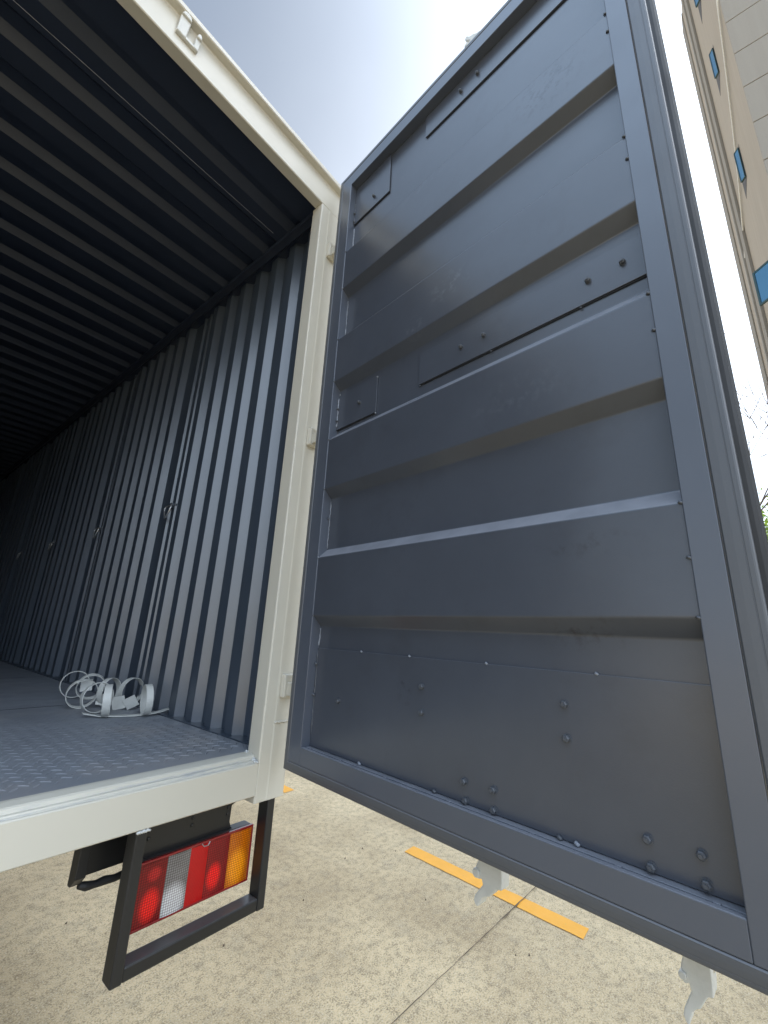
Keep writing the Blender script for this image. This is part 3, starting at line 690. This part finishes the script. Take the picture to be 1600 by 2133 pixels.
s = MB().box((8.6, -17, 0), (14.65, -1.594, HT)); s.build('wall', m_wallA, bld, origin=bf)
# panel skin facing the yard, 18 mm joints
s = MB()
zz = .35; k = 0
while zz < HT - .3:
    for j in range(5):
        y1 = -1.594 + .002 - j * 3.1; s.box((8.56, y1 - 3.1 + .018, zz), (8.598, y1, zz + .965))
    zz += .985; k += 1
s.build('cladding_panels', m_wallB, bld, origin=bf, bevel=.004)
s = MB().box((8.585, -16.99, .1), (8.5995, -1.60, HT - .1)); s.build('joint_backing', m_dark, bld, origin=bf)
for x, w, d, mm in ((12.05, .42, .06, m_pier), (13.0, .14, .045, m_wallB), (13.95, .68, .03, m_pier)):
    s = MB().box((x, -1.595, 0), (x + w, -1.594 + d, HT)); s.build('pier', mm, bld, origin=bf, bevel=.01)
m_glass = bpy.data.materials.new('blue_glass'); m_glass.use_nodes = True; b = m_glass.node_tree.nodes['Principled BSDF']
b.inputs['Base Color'].default_value = (.10, .26, .42, 1); b.inputs['Roughness'].default_value = .04; b.inputs['Metallic'].default_value = .55
m_teal = mat('teal_frame', (.03, .07, .08), rough=.35, bump=0)
def window(h, w, ang, z0, hh):
    """opening with an outward casement hinged at x = h"""
    ya = -1.594
    s = MB().box((h - .04, ya - .02, z0 - .05), (h + max(w, .55) + .04, ya + .004, z0 + hh + .05)); wd = s.build('window', m_dark, bld, origin=bf)
    ca, sa = math.cos(ang), math.sin(ang); fr = MB(); gl = MB()
    def q(u, t): return (h + u * ca - t * sa, ya + .01 + u * sa + t * ca)
    def bar(u0, u1, a, b2, t0=-.02, t1=.02):
        ps = [q(u0, t0), q(u1, t0), q(u1, t1), q(u0, t1)]
        fr.add([(x, y, a) for x, y in ps] + [(x, y, b2) for x, y in ps], [(0, 3, 2, 1), (4, 5, 6, 7), (0, 1, 5, 4), (1, 2, 6, 5), (2, 3, 7, 6), (3, 0, 4, 7)])
    e = .035 if w > .3 else .012
    bar(0, e, z0, z0 + hh); bar(w - e, w, z0, z0 + hh); bar(e, w - e, z0, z0 + e); bar(e, w - e, z0 + hh - e, z0 + hh)
    fr.build('window_frame', m_teal, wd, origin=bf)
    p = [q(e, -.008), q(w - e, -.008), q(w - e, .008), q(e, .008)]
    gl.add([(x, y, z0 + e) for x, y in p] + [(x, y, z0 + hh - e) for x, y in p], [(0, 3, 2, 1), (4, 5, 6, 7), (0, 1, 5, 4), (1, 2, 6, 5), (2, 3, 7, 6), (3, 0, 4, 7)])
    gl.build('pane', m_glass, wd, origin=bf)
for k in range(8):
    zk = H + 6.30 + 3.45 * (k - 2)
    if k == 2: window(9.10, .52, R(45), H + 6.30, .76)
    elif k in (3, 4): window(10.30, .14, R(32), H + (10.25, 13.75)[k - 3], .9)
    else: window(10.30, .17, R(32), zk, .9)
# thin pale cable slung down the side of the building
s = MB(); path = []
for i in range(13):
    t = i / 12; x = 8.3 + 4.4 * t; zc = 13.75 - 3.7 * t - .5 * math.sin(math.pi * t)
    path.append((x, -1.56 + .0 * t, H + zc))
s.tube(path, .02, 6)
cb = s.build('cable', m_bare); cb['label'] = 'thin pale cable slung down across the beige wall of the building'; cb['category'] = 'cable'

# ---------------------------------------------------------------- trees beyond the door
m_bark = mat('bark', (.16, .12, .09), rough=.9, bump=.5, bscale=60)
def mat_leaf():
    M = bpy.data.materials.new('leaves'); M.use_nodes = True; t = M.node_tree; b = t.nodes['Principled BSDF']; L = t.links.new
    oi = nd(t, 'ShaderNodeTexCoord'); n = nd(t, 'ShaderNodeTexNoise', Scale=.9, Detail=3); L(oi.outputs['Object'], n.inputs['Vector'])
    mm = nd(t, 'ShaderNodeMixRGB', Color1=(.09, .16, .02, 1), Color2=(.22, .32, .04, 1)); r = nd(t, 'ShaderNodeMapRange', From_Min=.35, From_Max=.65); L(n.outputs['Fac'], r.inputs['Value']); L(r.outputs['Result'], mm.inputs['Fac'])
    L(mm.outputs['Color'], b.inputs['Base Color']); b.inputs['Roughness'].default_value = .6
    tr = nd(t, 'ShaderNodeBsdfTranslucent'); L(mm.outputs['Color'], tr.inputs['Color']); ms = nd(t, 'ShaderNodeMixShader', Fac=.45)
    L(b.outputs[0], ms.inputs[1]); L(tr.outputs[0], ms.inputs[2]); L(ms.outputs[0], t.nodes['Material Output'].inputs['Surface'])
    return M
m_leaf = mat_leaf()
def grow(s, p, d, L, r, depth, rg, tips, minr=.004):
    n = 5; path = [p]; q = p.copy(); dd = d.copy()
    for i in range(n):
        dd = (dd + Vector((rg.uniform(-1, 1), rg.uniform(-1, 1), rg.uniform(-.4, .9))) * .13).normalized(); q = q + dd * L / n; path.append(q.copy())
    rad = [r * (1 - .5 * i / n) for i in range(n + 1)]
    s.tube(path, rad, 5 if r < .03 else 8, cap=False)
    tips.append(q)
    if depth == 0: return
    for k in range(rg.choice((2, 3, 3)) + (1 if depth > 3 else 0)):
        i = rg.randint(2, n); a = rg.uniform(0, 6.28)
        side = Vector((math.cos(a), math.sin(a), rg.uniform(-.1, .6)))
        grow(s, path[i], (dd * .75 + side * .75).normalized(), L * rg.uniform(.58, .78), max(minr, rad[i] * .6), depth - 1, rg, tips, minr)
def tree(name, loc, h, r, label, seed, leafy, spread=1.0, depth=5, minr=.004):
    rg = random.Random(seed); e = empty(name, loc, label, 'tree')
    s = MB(); tips = []; grow(s, Vector((0, 0, -.05)), Vector((0, 0, 1)), h * .33, r, depth, rg, tips, minr)
    s.build('trunk', m_bark, e, smooth=True)
    if leafy:
        s = MB()
        for tp in tips:
            for q in range(leafy):
                c = tp + Vector((rg.gauss(0, .35), rg.gauss(0, .35), rg.gauss(0, .3))) * spread
                a = Vector((rg.gauss(0, 1), rg.gauss(0, 1), rg.gauss(0, 1))).normalized(); b2 = a.cross(Vector((rg.gauss(0, 1), rg.gauss(0, 1), rg.gauss(0, 1)))).normalized(); w = rg.uniform(.05, .10)
                s.add([c - a * w, c + b2 * w * .5, c + a * w, c - b2 * w * .5], [(0, 1, 2, 3)])
        s.build('crown', m_leaf, e, recalc=False)
    return e
tree('bare_tree', (15.0, -.85, 0), 14.5, .13, 'leafless tree with fine branches showing against the sky beside the building', 23, 0, depth=5, minr=.0075)
tree('leafy_tree', (24.0, -2.2, 0), 11.5, .20, 'bright green leafy tree at the right edge, low beyond the open door', 5, 110, spread=1.9, depth=4)
